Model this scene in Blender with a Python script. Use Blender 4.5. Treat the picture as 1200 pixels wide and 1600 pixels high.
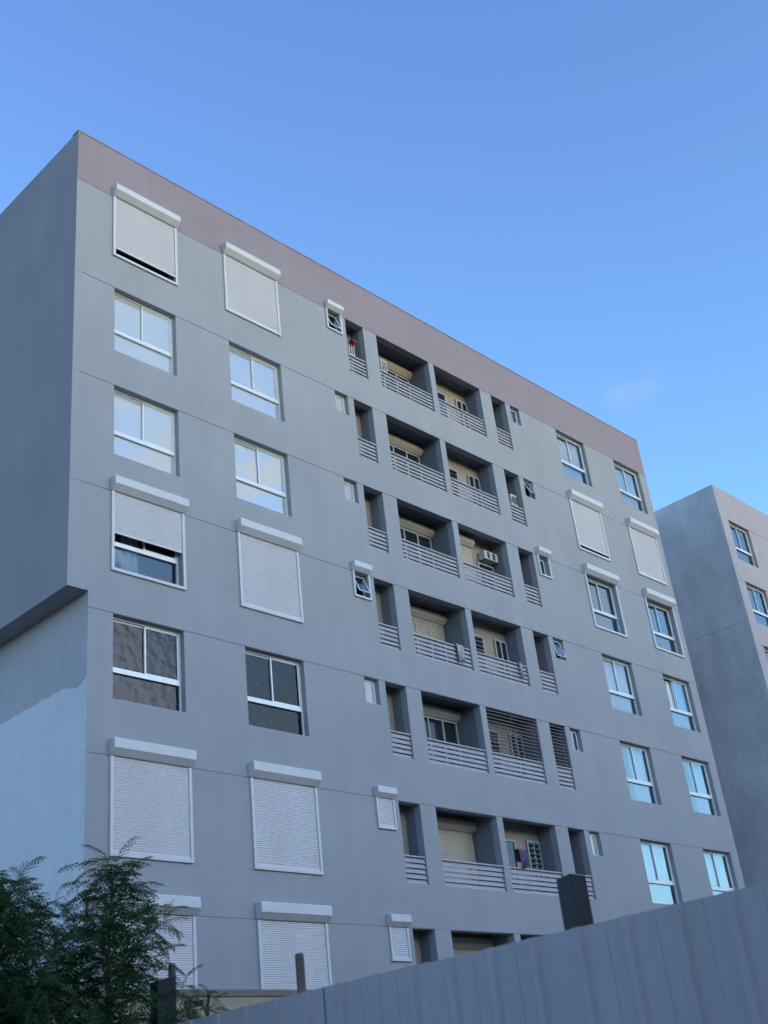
import bpy, bmesh, math, random
import numpy as np
from mathutils import Vector, Matrix

for o in list(bpy.data.objects):
    bpy.data.objects.remove(o)
scene = bpy.context.scene
COL = scene.collection
R = math.radians

# ------------------------------------------------------------------ camera
CAM = Vector((-11.141, -18.364, 1.6))
fw = Vector((0.65920591, 0.58571831, 0.47157357))
rt = Vector((0.70137747, -0.70505364, -0.10473306))
up = Vector((-0.27114059, -0.39979172, 0.87558515))
cd = bpy.data.cameras.new('camera')
cam = bpy.data.objects.new('camera', cd)
COL.objects.link(cam)
cam.matrix_world = Matrix(((rt.x, up.x, -fw.x, CAM.x), (rt.y, up.y, -fw.y, CAM.y),
                           (rt.z, up.z, -fw.z, CAM.z), (0, 0, 0, 1)))
cd.sensor_fit = 'VERTICAL'
cd.sensor_height = 24.0
cd.lens = 24.0 * 1830.32 / 1600.0
cd.clip_end = 5000
cd.clip_start = 0.05
cd.dof.use_dof = True
cd.dof.focus_distance = 33.0
cd.dof.aperture_fstop = 2.0
scene.camera = cam

# ------------------------------------------------------------------ sky, sun, exposure
SUN_AZ, SUN_EL = R(172), R(9)          # azimuth from +Y towards +X
w = bpy.data.worlds.new('World')
scene.world = w
w.use_nodes = True
nt = w.node_tree
nt.nodes.clear()
sky = nt.nodes.new('ShaderNodeTexSky')
sky.sky_type = 'NISHITA'
sky.sun_disc = False
sky.sun_elevation = SUN_EL
sky.sun_rotation = SUN_AZ
sky.altitude = 50
sky.air_density = 1.0
sky.dust_density = 0.6
sky.ozone_density = 2.0
tint = nt.nodes.new('ShaderNodeMix')
tint.data_type = 'RGBA'
tint.blend_type = 'MULTIPLY'
tint.inputs[0].default_value = 1.0
tint.inputs[7].default_value = (0.70, 0.875, 1.11, 1)
nt.links.new(sky.outputs[0], tint.inputs[6])
tce = nt.nodes.new('ShaderNodeTexCoord')
sep = nt.nodes.new('ShaderNodeSeparateXYZ')
nt.links.new(tce.outputs['Generated'], sep.inputs[0])
er = nt.nodes.new('ShaderNodeValToRGB')
er.color_ramp.elements[0].position = 0.36
er.color_ramp.elements[0].color = (0.76, 0.985, 1.14, 1)
er.color_ramp.elements[1].position = 0.82
er.color_ramp.elements[1].color = (0.70, 0.80, 1.12, 1)
nt.links.new(sep.outputs[2], er.inputs[0])
nt.links.new(er.outputs[0], tint.inputs[7])
# one faint wisp in view, and a broken cloud bank high in front of the facade (seen mirrored in the panes)
tc = nt.nodes.new('ShaderNodeTexCoord')
mp = nt.nodes.new('ShaderNodeMapping')
mp.inputs['Scale'].default_value = (1.0, 1.0, 3.2)
nz = nt.nodes.new('ShaderNodeTexNoise')
nz.inputs['Scale'].default_value = 11.0
nz.inputs['Detail'].default_value = 6
nt.links.new(tc.outputs['Generated'], mp.inputs[0])
nt.links.new(mp.outputs[0], nz.inputs[0])
last = tint.outputs[2]
for (dv, c_in, c_out, n_lo, n_hi, amt) in (((0.7541, 0.3845, 0.5324), 0.99995, 0.99940, 0.42, 0.70, 0.11),
                                           ((0.575, -0.645, 0.505), 0.985, 0.90, 0.44, 0.58, 0.85)):
    dt = nt.nodes.new('ShaderNodeVectorMath')
    dt.operation = 'DOT_PRODUCT'
    nrm = nt.nodes.new('ShaderNodeVectorMath')
    nrm.operation = 'NORMALIZE'
    nt.links.new(tc.outputs['Generated'], nrm.inputs[0])
    nt.links.new(nrm.outputs[0], dt.inputs[0])
    dt.inputs[1].default_value = Vector(dv).normalized()
    m1 = nt.nodes.new('ShaderNodeMapRange')
    m1.interpolation_type = 'SMOOTHSTEP'
    m1.inputs[1].default_value = c_out
    m1.inputs[2].default_value = c_in
    nt.links.new(dt.outputs['Value'], m1.inputs[0])
    m2 = nt.nodes.new('ShaderNodeMapRange')
    m2.interpolation_type = 'SMOOTHSTEP'
    m2.inputs[1].default_value = n_lo
    m2.inputs[2].default_value = n_hi
    m2.inputs[4].default_value = amt
    nt.links.new(nz.outputs[0], m2.inputs[0])
    mm = nt.nodes.new('ShaderNodeMath')
    mm.operation = 'MULTIPLY'
    nt.links.new(m1.outputs[0], mm.inputs[0])
    nt.links.new(m2.outputs[0], mm.inputs[1])
    cl = nt.nodes.new('ShaderNodeMix')
    cl.data_type = 'RGBA'
    cl.inputs[7].default_value = (1.9, 1.9, 2.0, 1)
    nt.links.new(mm.outputs[0], cl.inputs[0])
    nt.links.new(last, cl.inputs[6])
    last = cl.outputs[2]
bg = nt.nodes.new('ShaderNodeBackground')
bg.inputs[1].default_value = 0.15
ow = nt.nodes.new('ShaderNodeOutputWorld')
nt.links.new(cl.outputs[2], bg.inputs[0])
nt.links.new(bg.outputs[0], ow.inputs[0])

sd = bpy.data.lights.new('sun', 'SUN')
sd.energy = 0.2
sd.angle = R(60)
sd.color = (1.0, 0.90, 0.86)
sun = bpy.data.objects.new('sun', sd)
COL.objects.link(sun)
sdir = Vector((math.sin(SUN_AZ) * math.cos(SUN_EL), math.cos(SUN_AZ) * math.cos(SUN_EL), math.sin(SUN_EL)))
sun.rotation_euler = (-sdir).to_track_quat('-Z', 'Y').to_euler()
sun.location = sdir * 60

scene.render.engine = 'CYCLES'
scene.render.resolution_x, scene.render.resolution_y = 768, 1024
vs = scene.view_settings
vs.view_transform = 'Standard'
vs.look = 'None'
vs.exposure = 1.72
vs.gamma = 1.0
vs.use_curve_mapping = False

# ------------------------------------------------------------------ materials
MATS = {}


def new_mat(name, base, rough=0.7, metallic=0.0, noise=None, bump=None, spec=0.5, coord='Object'):
    """noise: list of (scale, amount, stretch) multiplying the base colour; bump: (scale, strength, distance)"""
    m = bpy.data.materials.new(name)
    m.use_nodes = True
    t = m.node_tree
    b = t.nodes['Principled BSDF']
    b.inputs['Roughness'].default_value = rough
    b.inputs['Metallic'].default_value = metallic
    b.inputs['Specular IOR Level'].default_value = spec
    b.inputs['Base Color'].default_value = (*base, 1)
    geo = t.nodes.new('ShaderNodeNewGeometry')
    last = None
    rgb = t.nodes.new('ShaderNodeRGB')
    rgb.outputs[0].default_value = (*base, 1)
    last = rgb.outputs[0]
    for (sc, amt, stretch) in (noise or []):
        mpn = t.nodes.new('ShaderNodeMapping')
        mpn.inputs['Scale'].default_value = stretch
        t.links.new(geo.outputs['Position'], mpn.inputs[0])
        n = t.nodes.new('ShaderNodeTexNoise')
        n.inputs['Scale'].default_value = sc
        n.inputs['Detail'].default_value = 6
        n.inputs['Roughness'].default_value = 0.6
        t.links.new(mpn.outputs[0], n.inputs[0])
        mr = t.nodes.new('ShaderNodeMapRange')
        mr.inputs[1].default_value = 0.3
        mr.inputs[2].default_value = 0.7
        mr.inputs[3].default_value = 1 - amt
        mr.inputs[4].default_value = 1 + amt
        t.links.new(n.outputs[0], mr.inputs[0])
        mx = t.nodes.new('ShaderNodeMix')
        mx.data_type = 'RGBA'
        mx.blend_type = 'MULTIPLY'
        mx.inputs[0].default_value = 1
        t.links.new(last, mx.inputs[6])
        t.links.new(mr.outputs[0], mx.inputs[7])
        last = mx.outputs[2]
    t.links.new(last, b.inputs['Base Color'])
    if bump:
        n = t.nodes.new('ShaderNodeTexNoise')
        n.inputs['Scale'].default_value = bump[0]
        n.inputs['Detail'].default_value = 4
        t.links.new(geo.outputs['Position'], n.inputs[0])
        bp = t.nodes.new('ShaderNodeBump')
        bp.inputs['Strength'].default_value = bump[1]
        bp.inputs['Distance'].default_value = bump[2]
        t.links.new(n.outputs[0], bp.inputs['Height'])
        t.links.new(bp.outputs[0], b.inputs['Normal'])
    MATS[name] = m
    return m


S1 = (1, 1, 1)
STREAK = (1, 1, 0.12)
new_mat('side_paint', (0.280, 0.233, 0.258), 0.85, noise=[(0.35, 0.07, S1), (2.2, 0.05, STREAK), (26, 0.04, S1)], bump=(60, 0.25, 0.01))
new_mat('under_paint', (0.42, 0.36, 0.39), 0.85, noise=[(0.5, 0.06, S1), (5, 0.05, (1, 1, 0.4))], bump=(60, 0.25, 0.01))
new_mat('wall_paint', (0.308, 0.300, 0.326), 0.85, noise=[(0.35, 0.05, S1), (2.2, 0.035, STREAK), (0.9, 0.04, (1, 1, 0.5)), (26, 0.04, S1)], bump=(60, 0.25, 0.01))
new_mat('wall_paint_pale', (0.60, 0.555, 0.60), 0.85, noise=[(0.5, 0.05, S1), (5, 0.05, (1, 1, 0.4))], bump=(40, 0.25, 0.01))
new_mat('parapet_paint', (0.268, 0.213, 0.236), 0.85, noise=[(0.4, 0.05, S1), (2.5, 0.05, STREAK), (26, 0.04, S1)], bump=(60, 0.25, 0.01))
new_mat('pink_plaster', (0.37, 0.32, 0.35), 0.85, noise=[(0.6, 0.07, S1), (3, 0.05, STREAK), (20, 0.04, S1)], bump=(50, 0.25, 0.01))
new_mat('raw_concrete', (0.52, 0.475, 0.49), 0.9, noise=[(0.5, 0.14, (1, 1, 0.7)), (1.7, 0.10, (1, 1, 0.6)), (9, 0.07, S1), (1.5, 0.08, STREAK)], bump=(20, 0.4, 0.02))
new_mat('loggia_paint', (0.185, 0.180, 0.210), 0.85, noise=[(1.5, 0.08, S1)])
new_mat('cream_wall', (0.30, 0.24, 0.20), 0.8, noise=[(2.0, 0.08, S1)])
new_mat('sealant', (0.50, 0.47, 0.50), 0.8, noise=[(1.2, 0.2, S1)])
new_mat('white_metal', (0.56, 0.54, 0.56), 0.45, noise=[(3, 0.05, S1)])
new_mat('shutter_white', (0.60, 0.56, 0.585), 0.5, noise=[(1.5, 0.05, STREAK), (8, 0.04, S1)])
new_mat('shutter_cream', (0.50, 0.41, 0.34), 0.55, noise=[(1.5, 0.06, S1)])
new_mat('aluminium', (0.66, 0.64, 0.64), 0.35, 0.35, noise=[(4, 0.06, S1)])
new_mat('railing_paint', (0.37, 0.345, 0.37), 0.5, noise=[(3, 0.08, S1)])
new_mat('grille_brown', (0.12, 0.085, 0.09), 0.5, noise=[(4, 0.1, S1)])
new_mat('dark_room', (0.05, 0.05, 0.06), 0.9)
new_mat('dark_plastic', (0.03, 0.03, 0.035), 0.5)
new_mat('ac_white', (0.48, 0.45, 0.44), 0.45, noise=[(5, 0.06, S1)])
new_mat('red_cloth', (0.45, 0.04, 0.04), 0.9)
new_mat('grey_cloth', (0.33, 0.31, 0.31), 0.95, noise=[(14, 0.3, S1)])
new_mat('purple_cloth', (0.10, 0.06, 0.12), 0.95, noise=[(14, 0.3, S1)])
new_mat('curtain_cloth', (0.80, 0.80, 0.80), 0.9, noise=[(3, 0.06, S1)])
new_mat('earth', (0.19, 0.155, 0.115), 0.95, noise=[(0.8, 0.25, S1), (12, 0.2, S1)], bump=(15, 0.5, 0.05))
new_mat('tan_render', (0.33, 0.265, 0.205), 0.9, noise=[(0.7, 0.12, S1), (6, 0.1, S1)], bump=(30, 0.4, 0.01))
new_mat('brown_coping', (0.19, 0.145, 0.125), 0.9, noise=[(2, 0.2, S1)], bump=(30, 0.4, 0.01))
new_mat('fence_metal', (0.340, 0.275, 0.300), 0.6, 0.0, noise=[(1.3, 0.06, STREAK), (9, 0.04, (1, 1, 0.1)), (30, 0.04, S1)])
new_mat('dark_timber', (0.022, 0.020, 0.026), 0.8, noise=[(6, 0.35, (1, 1, 0.2))], bump=(25, 0.4, 0.01))
new_mat('rusty_pole', (0.13, 0.10, 0.095), 0.85, noise=[(10, 0.35, (1, 1, 0.3))])
new_mat('bark', (0.10, 0.075, 0.055), 0.95, noise=[(12, 0.3, (1, 1, 0.3))], bump=(30, 0.6, 0.01))
new_mat('asphalt', (0.05, 0.05, 0.052), 0.95, noise=[(3, 0.2, S1), (40, 0.2, S1)])


def glass_mat(name, refl, tint_c=(0.75, 0.82, 0.85), rough=0.02, wave=0.0, wscale=1.2, film=None):
    m = bpy.data.materials.new(name)
    m.use_nodes = True
    t = m.node_tree
    t.nodes.clear()
    out = t.nodes.new('ShaderNodeOutputMaterial')
    mix = t.nodes.new('ShaderNodeMixShader')
    mix.inputs[0].default_value = refl
    gl = t.nodes.new('ShaderNodeBsdfGlossy')
    gl.inputs['Color'].default_value = (0.95, 0.97, 1, 1)
    gl.inputs['Roughness'].default_value = rough
    if film:
        tr = t.nodes.new('ShaderNodeBsdfDiffuse')
        tr.inputs['Color'].default_value = (*film, 1)
    else:
        tr = t.nodes.new('ShaderNodeBsdfTransparent')
        tr.inputs['Color'].default_value = (*tint_c, 1)
    if wave:
        geo = t.nodes.new('ShaderNodeNewGeometry')
        n = t.nodes.new('ShaderNodeTexNoise')
        n.inputs['Scale'].default_value = wscale
        n.inputs['Detail'].default_value = 3
        t.links.new(geo.outputs['Position'], n.inputs[0])
        bp = t.nodes.new('ShaderNodeBump')
        bp.inputs['Strength'].default_value = wave
        bp.inputs['Distance'].default_value = 0.05
        t.links.new(n.outputs[0], bp.inputs['Height'])
        t.links.new(bp.outputs[0], gl.inputs['Normal'])
    t.links.new(tr.outputs[0], mix.inputs[1])
    t.links.new(gl.outputs[0], mix.inputs[2])
    t.links.new(mix.outputs[0], out.inputs[0])
    MATS[name] = m


glass_mat('glass', 0.22, wave=0.10, wscale=1.6)
glass_mat('glass_dim', 0.09, tint_c=(0.7, 0.74, 0.76), wave=0.1, wscale=1.6)
glass_mat('glass_film', 0.24, film=(0.46, 0.46, 0.44), wave=0.20, wscale=1.5)
glass_mat('glass_film_b', 0.34, film=(0.40, 0.40, 0.38), wave=0.28, wscale=1.2)
glass_mat('glass_cream', 0.18, film=(0.40, 0.36, 0.32), wave=0.1)
glass_mat('glass_dark', 0.055, tint_c=(0.5, 0.46, 0.42), rough=0.03, wave=0.15, wscale=5)


def leaf_material(name, c0, c1):
    m = bpy.data.materials.new(name)
    m.use_nodes = True
    t = m.node_tree
    b = t.nodes['Principled BSDF']
    b.inputs['Roughness'].default_value = 0.7
    b.inputs['Specular IOR Level'].default_value = 0.25
    geo = t.nodes.new('ShaderNodeNewGeometry')
    mr = t.nodes.new('ShaderNodeMix')
    mr.data_type = 'RGBA'
    mr.inputs[6].default_value = (*c0, 1)
    mr.inputs[7].default_value = (*c1, 1)
    n = t.nodes.new('ShaderNodeTexNoise')
    n.inputs['Scale'].default_value = 4
    t.links.new(geo.outputs['Position'], n.inputs[0])
    t.links.new(n.outputs[0], mr.inputs[0])
    t.links.new(mr.outputs[2], b.inputs['Base Color'])
    tr = t.nodes.new('ShaderNodeBsdfTranslucent')
    t.links.new(mr.outputs[2], tr.inputs[0])
    mx = t.nodes.new('ShaderNodeMixShader')
    mx.inputs[0].default_value = 0.25
    out = t.nodes['Material Output']
    t.links.new(b.outputs[0], mx.inputs[1])
    t.links.new(tr.outputs[0], mx.inputs[2])
    t.links.new(mx.outputs[0], out.inputs[0])
    MATS[name] = m


leaf_material('leaf', (0.014, 0.048, 0.014), (0.055, 0.110, 0.032))


# ------------------------------------------------------------------ helpers
class MB:
    def __init__(self):
        self.v, self.f = [], []

    def quad(self, a, b, c, d):
        i = len(self.v)
        self.v += [a, b, c, d]
        self.f.append((i, i + 1, i + 2, i + 3))
        return self

    def box(self, x0, x1, y0, y1, z0, z1, M=None):
        p = [(x0, y0, z0), (x1, y0, z0), (x1, y1, z0), (x0, y1, z0), (x0, y0, z1), (x1, y0, z1), (x1, y1, z1), (x0, y1, z1)]
        if M is not None:
            p = [tuple(M @ Vector(q)) for q in p]
        i = len(self.v)
        self.v += p
        for f in ((0, 3, 2, 1), (4, 5, 6, 7), (0, 1, 5, 4), (1, 2, 6, 5), (2, 3, 7, 6), (3, 0, 4, 7)):
            self.f.append(tuple(i + k for k in f))
        return self

    def prism(self, prof, x0, x1):
        """profile of (y, z) extruded along x"""
        n = len(prof)
        i = len(self.v)
        self.v += [(x0, y, z) for y, z in prof] + [(x1, y, z) for y, z in prof]
        for k in range(n):
            j = (k + 1) % n
            self.f.append((i + k, i + j, i + n + j, i + n + k))
        self.f.append(tuple(i + k for k in range(n))[::-1])
        self.f.append(tuple(i + n + k for k in range(n)))
        return self

    def tube(self, pts, rads, n=8):
        i0 = len(self.v)
        for k, p in enumerate(pts):
            p = Vector(p)
            d = (Vector(pts[min(k + 1, len(pts) - 1)]) - Vector(pts[max(k - 1, 0)])).normalized()
            a = d.orthogonal().normalized()
            b = d.cross(a)
            for j in range(n):
                t = 2 * math.pi * j / n
                self.v.append(tuple(p + (a * math.cos(t) + b * math.sin(t)) * rads[k]))
        for k in range(len(pts) - 1):
            for j in range(n):
                q = (j + 1) % n
                self.f.append((i0 + k * n + j, i0 + k * n + q, i0 + (k + 1) * n + q, i0 + (k + 1) * n + j))
        self.f.append(tuple(i0 + j for j in range(n))[::-1])
        self.f.append(tuple(i0 + (len(pts) - 1) * n + j for j in range(n)))
        return self

    def mesh(self, name, bevel=0.0):
        me = bpy.data.meshes.new(name)
        me.from_pydata(self.v, [], self.f)
        bm = bmesh.new()
        bm.from_mesh(me)
        if bevel:
            bmesh.ops.bevel(bm, geom=[e for e in bm.edges], offset=bevel, segments=1, affect='EDGES', clamp_overlap=True)
        bmesh.ops.recalc_face_normals(bm, faces=bm.faces)
        bm.to_mesh(me)
        bm.free()
        return me


WLOC = {}
CACHE = {}


def obj(name, me, mat=None, parent=None, loc=(0, 0, 0), rot=None, **props):
    """loc is a world position; parents are never rotated"""
    o = bpy.data.objects.new(name, me)
    COL.objects.link(o)
    loc = Vector(loc)
    if parent is not None:
        o.parent = parent
        o.location = loc - WLOC[parent.name]
    else:
        o.location = loc
    WLOC[o.name] = loc
    if rot:
        o.rotation_euler = rot
    if me is not None and mat is not None and not me.materials:
        me.materials.append(MATS[mat])
    for k, v in props.items():
        o[k] = v
    return o


def cached(key, build, mat):
    k = (key, mat)
    if k not in CACHE:
        me = build()
        me.materials.append(MATS[mat])
        CACHE[k] = me
    return CACHE[k]


def thing(name, loc, label, category, group=None):
    o = obj(name, None, None, None, loc, label=label, category=category)
    o.empty_display_size = 0.3
    if group:
        o['group'] = group
    return o


# ------------------------------------------------------------------ ground
def ss(a, b, x):
    t = min(1, max(0, (x - a) / (b - a)))
    return t * t * (3 - 2 * t)


def ground_h(x, y):
    shade_hill = 19.0 * ss(36, 76, -y) + (2.5 * math.sin(x * 0.06) + 1.5 * math.sin(x * 0.17 + 1)) * ss(45, 76, -y)  # unseen rise behind the camera, added to block low sky and darken the lower facade
    if y < -30:
        return shade_hill
    return 2.9 * ss(-9.0, -1.6, y) * (1 - ss(60, 200, abs(x))) * (1 - ss(60, 200, y))


gx = sorted(set([-3000, -800, -300, -200, -150, -120, -100, -80, -60, -50] + [i * 2.0 for i in range(-20, 31)] + [70, 80, 90, 100, 120, 150, 200, 300, 800, 3000]))
gy = sorted(set([-3000, -800, -300, -120, -90, -76, -71, -66, -61, -56, -51, -46, -41, -36] + [i * 1.0 for i in range(-30, 8)] + [12, 20, 35, 60, 100, 160, 250, 800, 3000]))
g = MB()
g.v = [(x, y, ground_h(x, y)) for y in gy for x in gx]
nx = len(gx)
g.f = [(j * nx + i, j * nx + i + 1, (j + 1) * nx + i + 1, (j + 1) * nx + i) for j in range(len(gy) - 1) for i in range(nx - 1)]
obj('ground', g.mesh('ground'), 'earth', kind='structure')
obj('road', MB().box(-60, -7.2, -40, -15.5, 0.0, 0.006).mesh('road'), 'asphalt', kind='structure')

# ------------------------------------------------------------------ buildings
ZJ = [22.55, 19.75, 16.99, 14.25, 11.45, 8.51, 5.68]     # joint lines = heads of the openings
ZTOP, ZBASE = 24.11, 2.4
GAP = 0.015
WH, SH, LH = 1.79, 0.65, 1.85                               # window, small window, loggia opening heights
RV = 0.20                                                   # reveal depth
BIG = {'A': (1.06, 2.80), 'B': (4.44, 6.16), 'I': (18.86, 20.51), 'J': (22.34, 24.01)}
SMALL = {'C': (8.10, 8.59), 'H': (16.36, 16.85)}
LOG = {'D': (8.82, 9.55, 0.50), 'E': (10.10, 12.38, 0.85), 'F': (12.62, 14.82, 0.62), 'G': (15.385, 16.125, 0.55)}
U1 = 24.48
UL = 0.48
ZS = 11.81


def wall_band(u0, u1, z0, z1, holes, notches=(), groove=0.03):
    """front sheet of one storey with openings; holes: (u0,u1,z0,z1,reveal depth, top depth)"""
    us = sorted({u0, u1, *[h[0] for h in holes], *[h[1] for h in holes], *[n[1] for n in notches]})
    zs = sorted({z0, z1, *[h[2] for h in holes], *[h[3] for h in holes], *[n[3] for n in notches]})
    m = MB()
    n_edge = notches[0][1] if notches else -9
    n_top = notches[0][3] if notches else -9

    def solid(i, j):
        if i < 0 or j < 0 or i >= len(us) - 1 or j >= len(zs) - 1:
            return False
        cu, cz = (us[i] + us[i + 1]) / 2, (zs[j] + zs[j + 1]) / 2
        return not any(h[0] < cu < h[1] and h[2] < cz < h[3] for h in list(holes) + list(notches))

    for i in range(len(us) - 1):
        for j in range(len(zs) - 1):
            if solid(i, j):
                a, b, c, d = us[i], us[i + 1], zs[j], zs[j + 1]
                m.quad((a, 0, c), (b, 0, c), (b, 0, d), (a, 0, d))
                for (di, dj, e) in ((-1, 0, ((a, c), (a, d))), (1, 0, ((b, d), (b, c))), (0, -1, ((b, c), (a, c))), (0, 1, ((a, d), (b, d)))):
                    if not solid(i + di, j + dj):
                        outer = (j + dj < 0 or j + dj >= len(zs) - 1 or i + di < 0 or i + di >= len(us) - 1)
                        dep = (groove if (dj and outer) else 0.003) if (outer or (notches and us[i] >= n_edge - 0.001 and us[i] < n_edge + 0.001 and di < 0 and zs[j + 1] <= n_top + 0.001) or (notches and dj < 0 and us[i + 1] <= n_edge + 0.001)) else RV
                        (p, q) = e
                        m.quad((p[0], 0, p[1]), (p[0], dep, p[1]), (q[0], dep, q[1]), (q[0], 0, q[1]))
    for h in holes:      # underside of the lintel
        m.quad((h[0], 0.0, h[3] + 0.0), (h[1], 0.0, h[3]), (h[1], RV, h[3]), (h[0], RV, h[3]))
    me = m.mesh('wall_panel')
    bm = bmesh.new()
    bm.from_mesh(me)
    bmesh.ops.remove_doubles(bm, verts=bm.verts, dist=0.0005)
    bmesh.ops.recalc_face_normals(bm, faces=bm.faces)
    bm.to_mesh(me)
    bm.free()
    return me


def flat_frame(w, h, t, d, y0=0.0):
    """rectangular frame lying in the xz plane, members butted"""
    return (MB().box(0, t, y0, y0 + d, 0, h).box(w - t, w, y0, y0 + d, 0, h)
            .box(t, w - t, y0, y0 + d, 0, t).box(t, w - t, y0, y0 + d, h - t, h))


def big_window(bld, u0, u1, ztop, glass='glass', open_left=False, name='window', h=WH, y=RV - 0.07):
    w = u1 - u0
    z0 = ztop - h
    zt = h * 0.36                          # transom height above sill
    key = ('bw', round(w, 3), round(h, 3))

    def frame():
        m = MB().box(0, 0.035, 0, 0.07, 0, h).box(w - 0.05, w, 0, 0.07, 0, h)
        m.box(0.035, w - 0.05, 0, 0.07, 0, 0.02).box(0.035, w - 0.05, 0, 0.07, h - 0.05, h)
        m.box(0.035, w - 0.05, -0.02, 0.07, zt - 0.055, zt + 0.045)
        return m.mesh('window_frame', 0.004)
    p = obj(name, cached(key + ('f',), frame, 'aluminium'), None, bld, (u0, y, z0))
    sw = (w - 0.085) / 2 + 0.02
    sh = h - 0.05 - zt - 0.045
    sash = cached(key + ('s',), lambda: flat_frame(sw, sh, 0.038, 0.022).mesh('sash', 0.003), 'aluminium')
    pane = cached(key + ('p',), lambda: MB().box(0.038, sw - 0.038, 0.008, 0.014, 0.038, sh - 0.038).mesh('pane'), glass)
    lower = cached(key + ('l',), lambda: MB().box(0.035, w - 0.05, 0.03, 0.038, 0.02, zt - 0.055).mesh('pane'), glass)
    xr = w - 0.05 - sw
    xl = 0.035 if not open_left else xr - 0.06
    for x, dy in ((xl, 0.040), (xr, 0.008)):
        obj('sash', sash, None, p, (u0 + x, y + dy, z0 + zt + 0.045))
        obj('pane', pane, None, p, (u0 + x, y + dy, z0 + zt + 0.045))
    obj('pane', lower, None, p, (u0, y, z0))
    return p


def small_window(bld, u0, u1, ztop, glass='glass_cream', tilt=0.0):
    w, h, y = u1 - u0, SH, RV - 0.07
    z0 = ztop - h
    fr = cached(('sw', round(w, 3)), lambda: flat_frame(w, h, 0.035, 0.06).mesh('window_frame', 0.003), 'white_metal')
    p = obj('small_window', fr, None, bld, (u0, y, z0))
    sw, sh = w - 0.08, h - 0.08

    def sash():
        m = flat_frame(sw, sh, 0.035, 0.025)
        m.v = [(a, b, c - sh) for a, b, c in m.v]
        return m.mesh('sash', 0.003)

    def pane():
        m = MB().box(0.035, sw - 0.035, 0.008, 0.015, 0.035, sh - 0.035)
        m.v = [(a, b, c - sh) for a, b, c in m.v]
        return m.mesh('pane')
    yy = y - 0.01 if not tilt else y - 0.03
    s = obj('sash', cached(('sws', round(w, 3)), sash, 'white_metal'), None, p, (u0 + 0.04, yy, ztop - 0.04), (-R(tilt), 0, 0))
    g_ = obj('pane', cached(('swp', round(w, 3)), pane, glass), None, p, (u0 + 0.04, yy, ztop - 0.04), (-R(tilt), 0, 0))
    return p


def slat_curtain(w, hh, pitch=0.042, mat='shutter_white'):
    def build():
        m = MB()
        n = max(1, int(hh / pitch))
        prof = []
        z = hh
        for k in range(n):
            za, zb = hh - k * pitch, hh - (k + 1) * pitch
            prof += [(0.000, za), (-0.009, za - pitch * 0.22), (-0.010, za - pitch * 0.72), (0.0, zb + 0.007), (0.005, zb + 0.004)]
        prof.append((0.0, 0.055))
        prof += [(-0.014, 0.05), (-0.014, 0.0), (0.012, 0.0), (0.012, hh)]
        i = 0
        N = len(prof)
        m.v = [(0, a, b) for a, b in prof] + [(w, a, b) for a, b in prof]
        for k in range(N):
            j = (k + 1) % N
            m.f.append((k, j, N + j, N + k))
        return m.mesh('shutter_curtain')
    return cached(('cur', round(w, 3), round(hh, 3), pitch), build, mat)


def shutter(bld, u0, u1, ztop, h, closed=1.0, over=0.07, box_d=0.20, box_h=0.32, label=None):
    """roller shutter: housing (part) with guide rails, bottom rail and slat curtain"""
    a, b = u0 - over, u1 + over
    w = b - a
    s = box_h / 0.32
    hs = cached(('hs', round(w, 3), box_d), lambda: MB().prism(
        [(-0.002, 0.0), (-0.07 * s, 0.0), (-box_d, 0.115 * s), (-box_d, 0.285 * s), (-box_d + 0.03, box_h), (-0.002, box_h)], -0.015, w + 0.015).mesh('housing', 0.006), 'white_metal')
    p = obj('roller_shutter', hs, None, bld, (a, 0, ztop + 0.005))
    if label:
        p['label'] = label
    rail_h = h + over
    t = over
    rl = cached(('rl', round(rail_h, 3), t), lambda: MB().box(0, t, -0.05, -0.002, 0, rail_h).mesh('guide_rail', 0.004), 'white_metal')
    obj('guide_rail', rl, None, p, (a, 0, ztop - rail_h))
    obj('guide_rail', rl, None, p, (b - t, 0, ztop - rail_h))
    br = cached(('br', round(w, 3), t), lambda: MB().box(t, w - t, -0.048, -0.002, 0, t).mesh('bottom_rail', 0.004), 'white_metal')
    obj('bottom_rail', br, None, p, (a, 0, ztop - rail_h))
    if closed > 0:
        hh = h * closed
        obj('slat_curtain', slat_curtain(u1 - u0 - 0.004, hh - 0.002), None, p, (u0 + 0.002, -0.014, ztop - hh))
    return p


def lining(bld, name, pts, mat, loc):
    m = MB()
    for q in pts:
        m.quad(*q)
    return obj(name, m.mesh(name), mat, bld, loc)


def loggia(bld, u0, u1, depth, ztop, back='cream_wall'):
    w = u1 - u0
    top, bot = 0.14, -2.62
    y0 = RV
    m = MB()
    # side walls run flush with the opening, the ceiling sits above the lintel
    m.quad((0, y0, bot), (0, depth, bot), (0, depth, top), (0, y0, top))
    m.quad((w, y0, bot), (w, y0, top), (w, depth, top), (w, depth, bot))
    m.quad((0, y0, top), (0, depth, top), (w, depth, top), (w, y0, top))
    m.quad((0, y0, bot), (w, y0, bot), (w, depth, bot), (0, depth, bot))
    m.quad((0, y0, 0), (0, y0, top), (w, y0, top), (w, y0, 0))          # inner face of lintel
    m.quad((0, y0, -LH), (w, y0, -LH), (w, y0, bot), (0, y0, bot))      # inner face of upstand
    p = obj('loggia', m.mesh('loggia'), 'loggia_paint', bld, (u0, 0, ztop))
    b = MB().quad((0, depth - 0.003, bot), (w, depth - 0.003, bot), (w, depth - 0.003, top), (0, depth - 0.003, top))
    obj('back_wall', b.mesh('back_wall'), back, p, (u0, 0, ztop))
    return p


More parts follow.
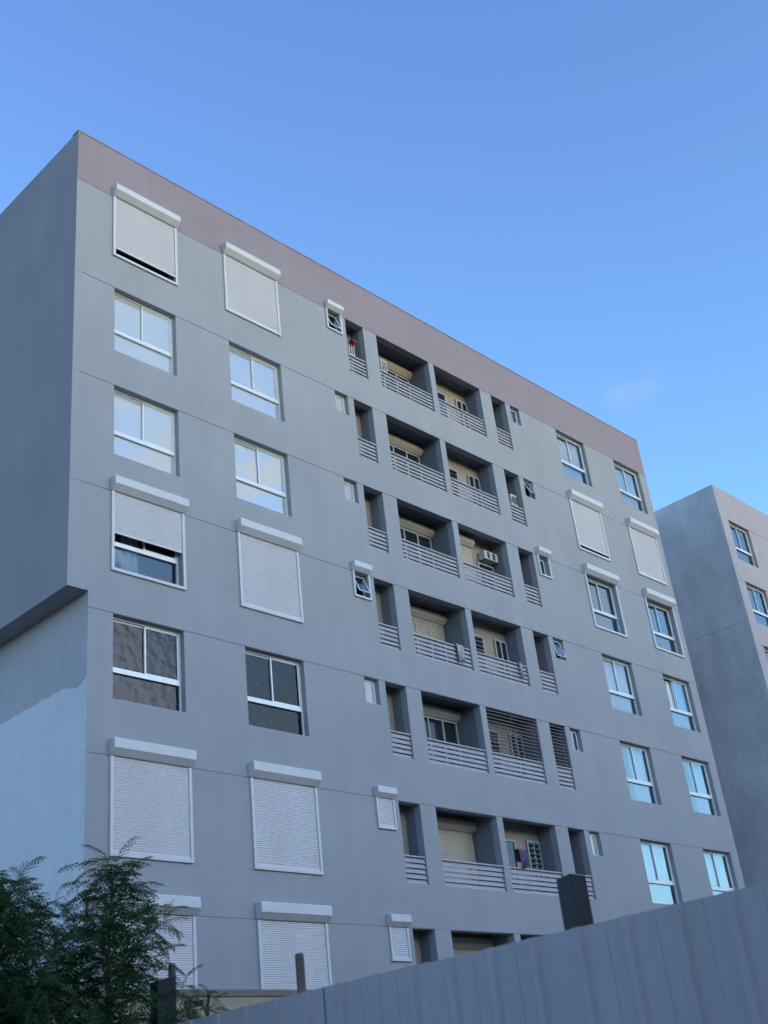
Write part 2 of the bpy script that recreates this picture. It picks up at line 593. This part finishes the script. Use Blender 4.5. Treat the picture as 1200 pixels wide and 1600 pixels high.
def railing(bld, u0, u1, ztop, n=5):
    w = u1 - u0
    zb = ztop - LH
    H = 0.60
    # frame: two stiles (and a middle one on wide loggias) behind the slats, a capping rail
    def fr():
        m = MB().box(0.004, 0.03, 0.085, 0.115, 0, H).box(w - 0.03, w - 0.004, 0.085, 0.115, 0, H)
        if w > 1.2:
            m.box(w / 2 - 0.015, w / 2 + 0.015, 0.085, 0.115, 0, H)
        m.box(0.004, w - 0.004, 0.02, 0.115, H, H + 0.035)
        return m.mesh('railing_frame', 0.003)
    p = obj('balcony_railing', cached(('rf', round(w, 3)), fr, 'railing_paint'), None, bld, (u0, 0, zb))
    pitch = H / n
    T = Matrix.Rotation(R(-22), 4, 'X')
    sl = cached(('rs', round(w, 3)), lambda: MB().box(0.006, w - 0.006, -0.007, 0.007, -0.056, 0.056, T).mesh('slat', 0.003), 'railing_paint')
    for k in range(n):
        obj('slat', sl, None, p, (u0, 0.06, zb + pitch * (k + 0.42)))
    return p


def curtain_mesh(w, h, folds, amp, seed):
    rnd = random.Random(seed)
    m = MB()
    nxs = folds * 6
    ph = rnd.random() * 6
    for j in range(2):
        for i in range(nxs + 1):
            x = w * i / nxs
            y = amp * math.sin(i / 6 * 2 * math.pi + ph + 0.6 * math.sin(i * 0.31)) + amp * 0.4 * math.sin(i * 0.77 + seed)
            m.v.append((x, y, -h * j))
    for i in range(nxs):
        m.f.append((i, i + 1, nxs + 2 + i, nxs + 1 + i))
    me = m.mesh('curtain')
    me.polygons.foreach_set('use_smooth', [True] * len(me.polygons))
    return me


def shell(bld, u0, u1, depth, side_mat, ul=None, zs=None):
    """roof, rear, right side and storey slabs that close the volume"""
    zt = ZTOP
    obj('roof', MB().box(u0 + 0.02, u1 - 0.02, 0.05, depth, zt - 0.6, zt - 0.45).mesh('roof'), 'raw_concrete', bld, (0, 0, 0))
    obj('rear_wall', MB().box(u0, u1, depth, depth + 0.2, ZBASE, zt).mesh('rear_wall'), side_mat, bld, (0, 0, 0))
    obj('end_wall', MB().box(u1 - 0.2, u1, 0.003, depth, ZBASE, zt - 0.003).mesh('end_wall'), side_mat, bld, (0, 0, 0))
    for k, z in enumerate(ZJ[1:]):
        obj('floor_slab', MB().box((ul if (ul and z < (zs or 0) + 0.1) else u0) + 0.25, u1 - 0.2, 0.95, depth, z + 0.15, z + 0.35).mesh('floor_slab'), 'dark_room', bld, (0, 0, 0))


# ---- the main apartment block
B1 = thing('apartment_building', (0, 0, ZBASE), 'grey seven storey apartment block with taupe parapet, roller shutters and loggias', 'building')
for r in range(7):
    z1 = ZJ[r]
    z0 = ZJ[r + 1] + GAP if r < 6 else ZBASE
    holes = []
    for c, (a, b) in BIG.items():
        holes.append((a, b, z1 - WH, z1))
    for c, (a, b) in SMALL.items():
        holes.append((a, b, z1 - SH, z1))
    for c, (a, b, d) in LOG.items():
        holes.append((a, b, z1 - LH, z1))
    u0 = 0.0 if r <= 3 else UL
    notches = [(-1, UL, z0 - 1, ZS)] if r == 3 else []
    obj('wall_panel', wall_band(u0, U1, z0, z1, holes, notches), 'wall_paint', B1, (0, 0, 0))
    if r:
        # sealant in the joint above this storey
        us = (0.0 if r <= 3 else UL)
        obj('joint_strip', MB().quad((us, 0.016, z1 - 0.001), (U1, 0.016, z1 - 0.001), (U1, 0.016, z1 + GAP + 0.001), (us, 0.016, z1 + GAP + 0.001)).mesh('joint_strip'), 'sealant', B1, (0, 0, 0))
obj('parapet', MB().box(0.0, U1, -0.004, 0.012, ZJ[0] + 0.006, ZTOP).box(0.2, U1, 0.012, 0.22, ZJ[0] + 0.006, ZTOP).mesh('parapet', 0.006), 'parapet_paint', B1, (0, 0, 0))
obj('coping', MB().box(-0.012, U1 + 0.012, -0.016, 0.24, ZTOP, ZTOP + 0.035).mesh('coping', 0.004), 'parapet_paint', B1, (0, 0, 0))
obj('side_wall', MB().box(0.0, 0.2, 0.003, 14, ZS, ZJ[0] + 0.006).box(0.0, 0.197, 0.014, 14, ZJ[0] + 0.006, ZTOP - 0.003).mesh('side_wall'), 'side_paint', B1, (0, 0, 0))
obj('soffit', MB().quad((0.0, 0.0, ZS - 0.002), (UL + 0.05, 0.0, ZS - 0.002), (UL + 0.05, 14, ZS - 0.002), (0, 14, ZS - 0.002)).mesh('soffit'), 'wall_paint', B1, (0, 0, 0))
# lower side wall: grey above, a fresh pale blue coat below a hand-cut edge
rnd = random.Random(4)
edge = []
for i in range(0, 141):
    y = 0.003 + i * 0.1
    edge.append((y, 10.02 + 0.012 * math.sin(i * 1.7) + rnd.uniform(-0.012, 0.012) - (0.14 * max(0, 1 - abs(y - 0.35) / 0.5) if y > 0.1 else -0.0)))
mu, ml = MB(), MB()
for (ya, za), (yb, zb) in zip(edge[:-1], edge[1:]):
    mu.quad((UL, ya, za), (UL, yb, zb), (UL, yb, ZS), (UL, ya, ZS))
    ml.quad((UL, ya, ZBASE), (UL, yb, ZBASE), (UL, yb, zb), (UL, ya, za))
obj('lower_side_wall', mu.mesh('lower_side_wall'), 'under_paint', B1, (0, 0, 0))
obj('painted_side_wall', ml.mesh('painted_side_wall'), 'wall_paint_pale', B1, (0, 0, 0), label='pale blue fresh paint on the lower side wall')
shell(B1, 0.0, U1, 14.0, 'wall_paint', UL, ZS)

BIGSPEC = {
    ('A', 0): ('shut', 0.90), ('A', 1): ('win', 'glass_film'), ('A', 2): ('win', 'glass_film'), ('A', 3): ('shut', 0.55),
    ('A', 4): ('win', 'glass_dark'), ('A', 5): ('shut', 1), ('A', 6): ('shut', 1),
    ('B', 0): ('shut', 1), ('B', 1): ('win', 'glass_film_b'), ('B', 2): ('win', 'glass_film_b'), ('B', 3): ('shut', 1),
    ('B', 4): ('win', 'glass_dark'), ('B', 5): ('shut', 1), ('B', 6): ('shut', 1),
    ('I', 0): ('win', 'glass'), ('I', 1): ('shut', 0.94), ('I', 2): ('shut', 0), ('I', 3): ('win', 'glass'), ('I', 4): ('win', 'glass'), ('I', 5): ('win', 'glass'), ('I', 6): ('win', 'glass'),
    ('J', 0): ('win', 'glass'), ('J', 1): ('shut', 1), ('J', 2): ('shut', 0), ('J', 3): ('open', 'glass'), ('J', 4): ('win', 'glass'), ('J', 5): ('win', 'glass'), ('J', 6): ('win', 'glass'),
}
for (c, r), sp in BIGSPEC.items():
    a, b = BIG[c]
    if sp[0] == 'shut':
        shutter(B1, a, b, ZJ[r], WH, sp[1], label={0.55: 'white roller shutter half raised', 0.90: 'white roller shutter left open a crack at the bottom'}.get(sp[1]))
        if sp[1] < 1:
            big_window(B1, a, b, ZJ[r], 'glass_dim' if c == 'A' else 'glass')
    else:
        big_window(B1, a, b, ZJ[r], sp[1], open_left=(sp[0] == 'open'))

SMALLSPEC = {
    ('C', 0): ('s', 0, 'glass', 20), ('C', 1): ('w', 'glass_cream', 0), ('C', 2): ('w', 'glass_cream', 0), ('C', 3): ('s', 0, 'glass', 24),
    ('C', 4): ('w', 'glass_cream', 0), ('C', 5): ('s', 1), ('C', 6): ('s', 1),
    ('H', 0): ('w', 'glass', 0), ('H', 1): ('w', 'glass', 27), ('H', 2): ('s', 0, 'glass', 0), ('H', 3): ('w', 'glass', 16),
    ('H', 4): ('w', 'glass', 0), ('H', 5): ('w', 'glass_cream', 0), ('H', 6): ('w', 'glass_cream', 0),
}
for (c, r), sp in SMALLSPEC.items():
    a, b = SMALL[c]
    if sp[0] == 's':
        shutter(B1, a, b, ZJ[r], SH, sp[1], over=0.055, box_d=0.16, box_h=0.25)
        if sp[1] < 1:
            small_window(B1, a, b, ZJ[r], sp[2], sp[3])
    else:
        small_window(B1, a, b, ZJ[r], sp[1], sp[2])

for r in range(7):
    for c, (a, b, d) in LOG.items():
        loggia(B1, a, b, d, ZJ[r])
        railing(B1, a, b, ZJ[r])


def loggia_shutter(a, b, y, zt, h, closed):
    """cream shutter housing on a loggia's back wall with curtain, over a window"""
    w = b - a
    p = obj('loggia_shutter', cached(('lh', round(w, 3)), lambda: MB().prism(
        [(0, 0), (-0.08, 0), (-0.19, 0.10), (-0.19, 0.22), (-0.16, 0.26), (0, 0.26)], 0, w).mesh('housing', 0.006), 'shutter_cream'), None, B1, (a, y - 0.004, zt))
    if closed:
        obj('slat_curtain', slat_curtain(w - 0.08, h * closed, 0.05, 'shutter_cream'), None, p, (a + 0.04, y - 0.03, zt - h * closed))
    return p


def loggia_window(a, b, z0, z1, y, mull=1, louvre=False):
    w, h = b - a, z1 - z0

    def fr():
        m = flat_frame(w, h, 0.05, 0.05)
        for k in range(mull):
            x = w * (k + 1) / (mull + 1)
            m.box(x - 0.025, x + 0.025, 0.0, 0.05, 0.05, h - 0.05)
        return m.mesh('window_frame', 0.003)
    p = obj('loggia_window', cached(('lwf', round(w, 3), round(h, 3), mull), fr, 'railing_paint'), None, B1, (a, y - 0.06, z0))
    obj('pane', MB().box(0.05, w - 0.05, 0.03, 0.045, 0.05, h - 0.05).mesh('pane'), 'dark_glazing', p, (a, y - 0.06, z0))
    if louvre:
        n = int(h / 0.13)
        T = Matrix.Rotation(R(-30), 4, 'X')
        for k in range(n):
            obj('louvre', cached(('lv', round(w, 3)), lambda: MB().box(0.05, w - 0.05, -0.003, 0.003, -0.05, 0.05, T).mesh('louvre'), 'louvre_glass'), None, p, (a, y - 0.055, z0 + 0.09 + k * 0.13))
    return p


new_mat('dark_glazing', (0.02, 0.022, 0.028), 0.08, spec=0.6)
new_mat('louvre_glass', (0.10, 0.11, 0.13), 0.15)
Ea, Eb, Ed = LOG['E']
Fa, Fb, Fd = LOG['F']
for r in range(7):
    z = ZJ[r]
    # E: shutter housing with a window below it
    zh = z - 0.24
    loggia_shutter(Ea + 0.45, Eb - 0.02, Ed, zh, 1.5, {3: 0.42, 5: 1.0, 6: 1.0}.get(r, 0))
    if r not in (5, 6):
        loggia_window(Ea + 0.5, Eb - 0.08, zh - 1.5, zh - 0.01, Ed, 2)
    # F: louvred window on the left, door with a white jamb on the right
    if r == 2:
        loggia_shutter(Fa + 0.15, Fa + 1.25, Fd, z - 0.24, 1.6, 1.0)
        loggia_window(Fa + 1.42, Fb - 0.06, z - 2.4, z - 0.62, Fd, 0)
    else:
        loggia_window(Fa + 0.35, Fa + 1.12, z - 1.55, z - 0.35, Fd, 0, louvre=(r in (1, 3, 4)))
        loggia_window(Fa + 1.62, Fb - 0.03, z - 2.55, z - 0.30, Fd, 1, louvre=(r == 5))

# F5 / G5: brown horizontal bars fill the loggia opening above the railing
for c, n in (('F', 12), ('G', 12)):
    a, b, d = LOG[c]
    z0, z1 = ZJ[4] - LH + 0.66, ZJ[4] - 0.01
    w = b - a
    m = MB().box(0.003, 0.028, 0.05, 0.075, 0, z1 - z0).box(w - 0.028, w - 0.003, 0.05, 0.075, 0, z1 - z0)
    if w > 1:
        m.box(w * 0.52, w * 0.52 + 0.02, 0.08, 0.10, 0, z1 - z0)
    p = obj('security_grille', m.mesh('grille_frame'), 'grille_brown', B1, (a, 0, z0), label='brown grille of thin horizontal bars closing the loggia')
    bar = cached(('bar', c), lambda: MB().box(0.028, w - 0.028, 0.05, 0.072, -0.013, 0.013).mesh('bar', 0.003), 'grille_brown')
    for k in range(n):
        obj('bar', bar, None, p, (a, 0, z0 + (k + 0.6) * (z1 - z0) / n))

# ---- second block to the right, same plane and height
V0, V1 = 29.99, 46.0
B2 = thing('apartment_building', (V0, 0, ZBASE), 'pinkish grey apartment block with bare blotchy concrete side, far right', 'building')
VW = [(30.62, 32.30), (34.9, 36.6), (39.2, 40.9), (43.0, 44.7)]
for r in range(7):
    z1 = ZJ[r]
    z0 = ZJ[r + 1] + GAP if r < 6 else ZBASE
    obj('wall_panel', wall_band(V0, V1, z0, z1, [(a, b, z1 - WH, z1) for a, b in VW]), 'pink_plaster', B2, (0, 0, 0))
    if r:
        obj('joint_strip', MB().quad((V0, 0.016, z1 - 0.001), (V1, 0.016, z1 - 0.001), (V1, 0.016, z1 + GAP + 0.001), (V0, 0.016, z1 + GAP + 0.001)).mesh('joint_strip'), 'sealant', B2, (0, 0, 0))
    for a, b in VW[:2]:
        big_window(B2, a, b, z1, 'glass')
    for a, b in VW[2:]:
        big_window(B2, a, b, z1, 'glass')
obj('parapet', MB().box(V0, V1, 0.0, 0.012, ZJ[0] + GAP, ZTOP - 0.08).box(V0 + 0.2, V1, 0.012, 0.22, ZJ[0] + GAP, ZTOP - 0.08).mesh('parapet', 0.006), 'pink_plaster', B2, (0, 0, 0))
obj('joint_strip', MB().quad((V0, 0.016, ZJ[0] - 0.001), (V1, 0.016, ZJ[0] - 0.001), (V1, 0.016, ZJ[0] + GAP + 0.001), (V0, 0.016, ZJ[0] + GAP + 0.001)).mesh('joint_strip'), 'sealant', B2, (0, 0, 0))
obj('concrete_panel', MB().box(V0, V0 + 0.2, 0.003, 14, 17.962, ZJ[0] + GAP).box(V0, V0 + 0.197, 0.014, 14, ZJ[0] + GAP, ZTOP - 0.083).mesh('concrete_panel', 0.004), 'raw_concrete', B2, (0, 0, 0))
obj('concrete_panel', MB().box(V0, V0 + 0.2, 0.003, 14, ZBASE, 17.948).mesh('concrete_panel', 0.004), 'raw_concrete', B2, (0, 0, 0))
obj('joint_strip', MB().box(V0 + 0.015, V0 + 0.19, 0.01, 13.9, 17.938, 17.972).mesh('joint_strip'), 'raw_concrete', B2, (0, 0, 0))
shell(B2, V0, V1, 14.0, 'raw_concrete')

# ------------------------------------------------------------------ low wall in front of the block
T1 = thing('low_wall', (-8, -1.3, 2.5), 'low tan rendered wall with brown coping at the foot of the grey block', 'wall')
obj('wall_body', MB().box(-8, 27, -1.4, -1.2, 2.0, 4.07).mesh('wall_body'), 'tan_render', T1, (0, 0, 0))
obj('coping', MB().box(-8.02, 27.02, -1.43, -1.17, 4.07, 4.19).mesh('coping', 0.015), 'brown_coping', T1, (0, 0, 0))

# ------------------------------------------------------------------ things in the loggias and behind the windows
ROWN = ['first', 'second', 'third', 'fourth', 'fifth', 'sixth', 'seventh']


def air_con(loc, w, h, d, label, fan=False):
    t = thing('air_conditioner', loc, label, 'air conditioner', 'air conditioner units in the loggias')
    obj('casing', MB().box(-w / 2, w / 2, 0, d, 0, h).mesh('casing', 0.012), 'ac_white', t, loc)
    if fan:
        m = MB().tube([(0.02, -0.004, h * 0.5), (0.02, 0.006, h * 0.5)], [h * 0.36] * 2, 20)
        f = obj('fan_grille', m.mesh('fan_grille'), 'dark_plastic', t, loc)
        m = MB()
        for k in range(5):
            zz = h * (0.2 + 0.15 * k)
            m.box(-w * 0.3, w * 0.38, -0.012, -0.006, zz - 0.006, zz + 0.006)
        obj('fan_guard', m.mesh('fan_guard'), 'ac_white', f, loc)
    else:
        for k in range(2):
            x = -w / 2 + w * (0.30 + 0.38 * k)
            obj('vent', MB().box(x - w * 0.11, x + w * 0.11, -0.004, 0.02, h * 0.12, h * 0.88).mesh('vent'), 'dark_plastic', t, loc)
    obj('bracket', MB().box(-w / 2 + 0.02, -w / 2 + 0.05, 0.0, d, -0.03, 0).box(w / 2 - 0.05, w / 2 - 0.02, 0.0, d, -0.03, 0).mesh('bracket'), 'dark_plastic', t, loc)
    return t


air_con((9.13, 0.13, 21.44), 0.24, 0.42, 0.26, 'white slotted air conditioner above the railing of the top left narrow loggia')
air_con((10.45, 0.13, 21.42), 0.26, 0.44, 0.26, 'white slotted air conditioner at the left of the top left wide loggia')
air_con((15.90, 0.16, 18.62), 0.30, 0.44, 0.24, 'white air conditioner with fan in the second right narrow loggia', True)
air_con((14.45, Fd - 0.28, 16.42), 0.62, 0.28, 0.25, 'white air conditioner high on the back wall of the third right wide loggia')


def hung_cloth(name, a, w, ztop, hfront, label, mat, seed, taper=0.5):
    """cloth folded over the capping rail: sheet with folds, front and back drop"""
    rn = random.Random(seed)
    m = MB()
    n = 14
    rows = [(0.13, -min(0.25, hfront)), (0.125, 0.02), (0.06, 0.05), (0.0, 0.035), (-0.025, -0.02), (-0.03, -hfront * 0.5), (-0.03, -hfront)]
    for j, (y, zz) in enumerate(rows):
        k = max(0, j - 3) / 3
        for i in range(n + 1):
            t = i / n
            x = w * (0.5 + (t - 0.5) * (1 - taper * 0.35 * k))
            yy = y + (0.018 * math.sin(t * 15 + seed) * (k if j > 3 else 0.2)) - (0.01 * k)
            zt = zz - (0.12 * math.sin(t * 3.1 + seed) * hfront * k) + rn.uniform(-.006, .006)
            m.v.append((x, yy, zt))
    for j in range(len(rows) - 1):
        for i in range(n):
            q = j * (n + 1) + i
            m.f.append((q, q + 1, q + n + 2, q + n + 1))
    me = m.mesh(name)
    me.polygons.foreach_set('use_smooth', [True] * len(me.polygons))
    o = obj(name, me, mat, None, (a, 0, ztop), label=label, category='cloth')
    sm = o.modifiers.new('thick', 'SOLIDIFY')
    sm.thickness = 0.006
    return o


zr = ZJ[3] - LH + 0.635
hung_cloth('towel', 11.74, 0.30, zr, 0.50, 'grey towel hung over the fourth floor railing of the left wide loggia', 'grey_cloth', 3)
hung_cloth('towel', 14.42, 0.13, zr, 0.42, 'narrow grey cloth hung at the right end of a wide loggia railing', 'grey_cloth', 5)
hung_cloth('towel', 9.03, 0.2, ZJ[0] - LH + 1.165, 0.05, 'red cloth lying over the air conditioner in the top left narrow loggia', 'red_cloth', 2)

hung_cloth('garment', 13.05, 0.34, ZJ[5] - LH + 0.635 + 0.42, 0.40, 'dark purple garment hanging at the left of the sixth floor right wide loggia', 'purple_cloth', 7, 0.8)
obj('clothes_line', MB().tube([(12.63, 0.06, ZJ[5] - LH + 1.085), (13.7, 0.06, ZJ[5] - LH + 1.065), (14.81, 0.06, ZJ[5] - LH + 1.085)], [0.004] * 3, 6).mesh('clothes_line'), 'dark_plastic', None, (0, 0, 0),
    label='thin clothes line strung across the sixth floor right wide loggia', category='clothes line')

seed = 0
for (c, r, u0, wd, side) in (('I', 0, 0.06, 1.5, ''), ('I', 3, 0.06, 1.52, ''), ('J', 3, 0.55, 1.0, ''), ('I', 5, 0.05, 1.53, ''), ('J', 5, 0.05, 1.53, ''), ('J', 0, 0.05, 1.5, ''), ('I', 4, 0.75, 0.8, ''), ('J', 4, 0.8, 0.8, ''), ('A', 3, 0.35, 0.45, '')):
    seed += 1
    a = BIG[c][0]
    where = {'I': 'second column from the right', 'J': 'rightmost column', 'A': 'leftmost column'}[c]
    o = obj('curtain', curtain_mesh(wd, WH - 0.1, max(3, int(wd * 7)), 0.025, seed), 'curtain_cloth', None, (a + u0, RV + 0.075, ZJ[r] - 0.06),
            label=f'pale pleated curtain in the {ROWN[r]} window from the top, {where}', category='curtain', group='curtains behind the windows')
    sm = o.modifiers.new('thick', 'SOLIDIFY')
    sm.thickness = 0.004

# ------------------------------------------------------------------ metal fence (runs towards the block, X = FX)
FX = -5.24
PITCH = 0.334
F = thing('metal_fence', (FX, -13, 0), 'tall blue grey ribbed sheet metal fence across the lower right', 'fence')


def fence_sheet_mesh(n_ribs, H):
    prof = []
    y = 0.0
    for k in range(n_ribs):
        c = (k + 0.5) * PITCH
        prof += [(c - 0.045, 0.0), (c - 0.022, -0.022), (c + 0.022, -0.022), (c + 0.045, 0.0),
                 (c + 0.135, 0.0), (c + 0.142, -0.006), (c + 0.160, -0.006), (c + 0.167, 0.0)]
    prof = [(0.0, 0.0)] + prof[:-4] + [(prof[-4][0], 0), (n_ribs * PITCH + 0.03, 0.0)]
    prof = sorted(set(prof))
    m = MB()
    t = 0.0015
    n = len(prof)
    for dx in (0, t):
        for z in (0, H):
            m.v += [(x + dx, y_, z) for y_, x in prof]
    for k in range(n - 1):
        m.f.append((k, k + 1, n + k + 1, n + k))
        m.f.append((2 * n + k, 3 * n + k, 3 * n + k + 1, 2 * n + k + 1))
        m.f.append((n + k, n + k + 1, 3 * n + k + 1, 3 * n + k))
    return m.mesh('fence_sheet')


rnd = random.Random(8)
ystart = -11.216 + 0.167 + PITCH * 3
k = 0
SH_W = PITCH * 3
sheet = cached(('sheet',), lambda: fence_sheet_mesh(3, 2.62), 'fence_metal')
yy = -10.05 - SH_W * 0
# sheets laid from the far end towards the camera
y_far = -11.216 + PITCH * 0.5 + PITCH * 3
i = 0
while True:
    y0 = y_far - (i + 1) * SH_W
    if y0 < -24:
        break
    o = obj('fence_sheet', sheet, None, F, (FX - 0.002 * (i % 2), y0, -0.045 + rnd.uniform(-0.007, 0.007)), (0, 0, 0))
    o.rotation_euler = (rnd.uniform(-0.0015, 0.0015), rnd.uniform(-0.004, 0.004), 0)
    i += 1
for z in (0.5, 1.9):
    obj('rail', MB().box(0.012, 0.062, -24, y_far, z - 0.03, z + 0.03).mesh('rail'), 'rusty_pole', F, (FX, 0, 0))
for kk in range(5):
    obj('post', MB().box(0.064, 0.134, -0.035, 0.035, 0, 2.35).mesh('post'), 'rusty_pole', F, (FX, -10.6 - 2.6 * kk, 0))


def square_post(x, y, ztop, a, b, rotz, label, chip):
    T = Matrix.Rotation(rotz, 4, 'Z')
    t = thing('square_post', (x, y, 0), label, 'post', 'dark square posts behind the fence')
    m = MB().box(-a / 2, a / 2, -b / 2, b / 2, 0, ztop, T)
    for q in range(4, 8):                                   # uneven sawn top
        vx = m.v[q]
        m.v[q] = (vx[0], vx[1], vx[2] + (chip if q in (4, 7) else 0))
    obj('shaft', m.mesh('shaft', 0.006), 'dark_timber', t, (x, y, 0))
    return t


square_post(-5.0, -14.07, 2.90, 0.115, 0.165, R(-22), 'dark square post rising above the ribbed fence', 0.012)
square_post(-5.02, -9.90, 2.98, 0.16, 0.20, R(-20), 'dark square post among the leaves at the end of the fence', -0.03)
tt = thing('thin_pole', (-4.6, -11.12, 0.0), 'thin brown pole standing behind the fence before a closed shutter', 'pole')
obj('shaft', MB().tube([(0, 0, 0), (0.0, 0.0, 1.5), (-0.004, 0, 2.955), (-0.004, 0, 2.972)], [0.037, 0.036, 0.035, 0.028], 12).mesh('shaft'), 'rusty_pole', tt, (-4.6, -11.12, 0))
tt = thing('thin_pole', (-4.85, -9.78, 0.0), 'short reddish brown stick beside the leafy tree and dark post', 'pole')
obj('shaft', MB().tube([(0, 0, 0), (0.0, 0.0, 1.5), (0.01, 0, 3.10), (0.01, 0, 3.115)], [0.036, 0.035, 0.032, 0.02], 10).mesh('shaft'), 'rusty_pole', tt, (-4.85, -9.78, 0))


# ------------------------------------------------------------------ feathery trees
def leaf_templates(n, seed):
    """bipinnate leaves of unit length growing along +x, drooping; returns vertex arrays (quads)"""
    rn = np.random.RandomState(seed)
    out = []
    for v in range(n):
        npair = rn.randint(8, 12)
        droop = rn.uniform(0.10, 0.24)
        pts, dirs = [], []
        pos, dv = np.zeros(3), np.array([1.0, 0, 0.25])
        dv /= np.linalg.norm(dv)
        for k in range(npair + 2):
            pts.append(pos.copy())
            dirs.append(dv.copy())
            pos = pos + dv / (npair + 1)
            dv = dv + np.array([0, 0, -droop])
            dv /= np.linalg.norm(dv)
        Q = []
        for p, q in zip(pts[:-1], pts[1:]):
            wv = np.array([0, 0.006, 0.0])
            Q += [p - wv, q - wv, q + wv, p + wv]
        for k in range(1, npair + 2):
            pl = 0.34 * math.sin(math.pi * (0.22 + 0.62 * k / (npair + 1))) * rn.uniform(0.8, 1.1)
            for sg in (-1, 1):
                pd = np.array([0, 1.0 * sg, 0]) + dirs[k] * rn.uniform(0.45, 0.8) + np.array([0, 0, rn.uniform(-0.55, -0.05)])
                pd /= np.linalg.norm(pd)
                ww = np.cross(pd, np.array([rn.uniform(-.5, .5), rn.uniform(-.3, .3), 1.0]))
                ww /= np.linalg.norm(ww)
                nl = 4
                for q in range(nl):
                    c = pts[k] + pd * pl * q / nl + np.array([0, 0, -0.05 * (q / nl) ** 2])
                    st = pd * pl / nl
                    hw = 0.028 * (1 - 0.45 * q / nl)
                    Q += [c, c + ww * hw + st * 0.6, c + st * 1.0, c - ww * hw + st * 0.6]
        out.append(np.array(Q))
    return out


LEAVES = leaf_templates(24, 3)


def feather_tree(base, tips, label, seed, leaves_per_m=20, leaf_len=0.44):
    """tips: list of (start height, tip xyz) shoots in world space"""
    rn = np.random.RandomState(seed)
    base = np.array(base, float)
    t = thing('feathery_tree', tuple(base), label, 'tree')
    top = np.array(tips[0][1], float)
    trunk_pts = [base, base + (top - base) * [0.3, 0.3, 0.35] + [0.06, 0.03, 0], base + (top - base) * [0.7, 0.7, 0.7] + [-0.03, 0.02, 0], top]
    loc = Vector(base)
    tb = MB().tube([tuple(p - base) for p in trunk_pts], [0.05, 0.038, 0.02, 0.003], 8)
    obj('trunk', tb.mesh('trunk'), 'bark', t, loc)
    lb = MB()
    chunks = []

    def bez(p0, p1, p2, s):
        return (1 - s) ** 2 * p0 + 2 * s * (1 - s) * p1 + s * s * p2

    def trunk_at(z):
        for a, b in zip(trunk_pts[:-1], trunk_pts[1:]):
            if a[2] <= z <= b[2]:
                return a + (b - a) * (z - a[2]) / (b[2] - a[2])
        return top

    def leaf(p, d, L):
        x = d / np.linalg.norm(d)
        y = np.cross([0, 0, 1.0], x)
        y /= np.linalg.norm(y) + 1e-6
        z = np.cross(x, y)
        tm = LEAVES[rn.randint(len(LEAVES))]
        chunks.append(p + L * (tm[:, 0:1] * x + tm[:, 1:2] * y + tm[:, 2:3] * z))

    for (zs0, tip) in tips:
        tip = np.array(tip, float)
        s0 = trunk_at(zs0)
        length = np.linalg.norm(tip - s0)
        mid = (s0 + tip) / 2 + np.array([0, 0, 0.16 * length]) + rn.uniform(-.05, .05, 3)
        pts = [bez(s0, mid, tip, q) for q in np.linspace(0, 1, 7)]
        lb.tube([tuple(p - base) for p in pts], list(np.linspace(0.012, 0.003, 7)), 5)
        n = max(4, int(length * leaves_per_m))
        for k in range(n):
            q = 0.10 + 0.90 * (k + rn.rand() * 0.5) / n
            p = bez(s0, mid, tip, min(q, 1))
            ax = bez(s0, mid, tip, min(1, q + .02)) - bez(s0, mid, tip, max(0, q - .02))
            ax /= np.linalg.norm(ax) + 1e-6
            ang = k * 2.4 + rn.rand()
            o1 = np.cross(ax, [0.3, 0.2, 1.0])
            o1 /= np.linalg.norm(o1) + 1e-6
            o2 = np.cross(ax, o1)
            d = ax * rn.uniform(0.3, 0.9) + (o1 * math.cos(ang) + o2 * math.sin(ang)) * 0.8 + np.array([0, 0, 0.1])
            leaf(p, d, leaf_len * rn.uniform(0.6, 1.15) * (1.0 - 0.4 * q))
    obj('limb', lb.mesh('limb'), 'bark', t, loc)
    V = (np.concatenate(chunks) - base).astype(np.float32)
    nq = len(V) // 4
    me = bpy.data.meshes.new('crown')
    me.vertices.add(len(V))
    me.vertices.foreach_set('co', V.ravel())
    me.loops.add(nq * 4)
    me.loops.foreach_set('vertex_index', np.arange(nq * 4, dtype=np.int32))
    me.polygons.add(nq)
    me.polygons.foreach_set('loop_start', np.arange(0, nq * 4, 4, dtype=np.int32))
    me.update(calc_edges=True)
    me.materials.append(MATS['leaf'])
    obj('crown', me, None, t, loc)
    return t


def make_tips(cx, cy, z0, z1, n, rad, seed, power=0.75):
    rn = random.Random(seed)
    tips = [(z1 - 0.6, (cx, cy, z1))]
    for k in range(n):
        f = (k + rn.random()) / n
        z = z0 + (z1 - z0) * f
        ang = k * 2.399 + rn.uniform(-.5, .5)
        rr = rad * (1 - f) ** power * rn.uniform(0.25, 1.3) + 0.05
        tips.append((z - rr * 0.7, (cx + rr * math.cos(ang), cy + rr * math.sin(ang), min(z + rr * rn.uniform(-0.1, 0.4), z1 - 0.04))))
    return tips


feather_tree((-5.34, -9.66, 0.0), make_tips(-5.33, -9.62, 1.6, 3.94, 92, 1.15, 5), 'dark green feathery tree with a pointed top before the pale side wall', 11)
feather_tree((-6.05, -9.05, 0.0), make_tips(-6.05, -9.10, 1.6, 3.86, 125, 1.35, 9, 0.5), 'broad dark green feathery tree cut by the left edge', 12)
feather_tree((-4.75, -10.05, 0.0), make_tips(-4.72, -10.1, 1.9, 2.86, 16, 0.42, 21), 'low feathery sapling with sparse leaves beside the fence end', 13, 14, 0.22)
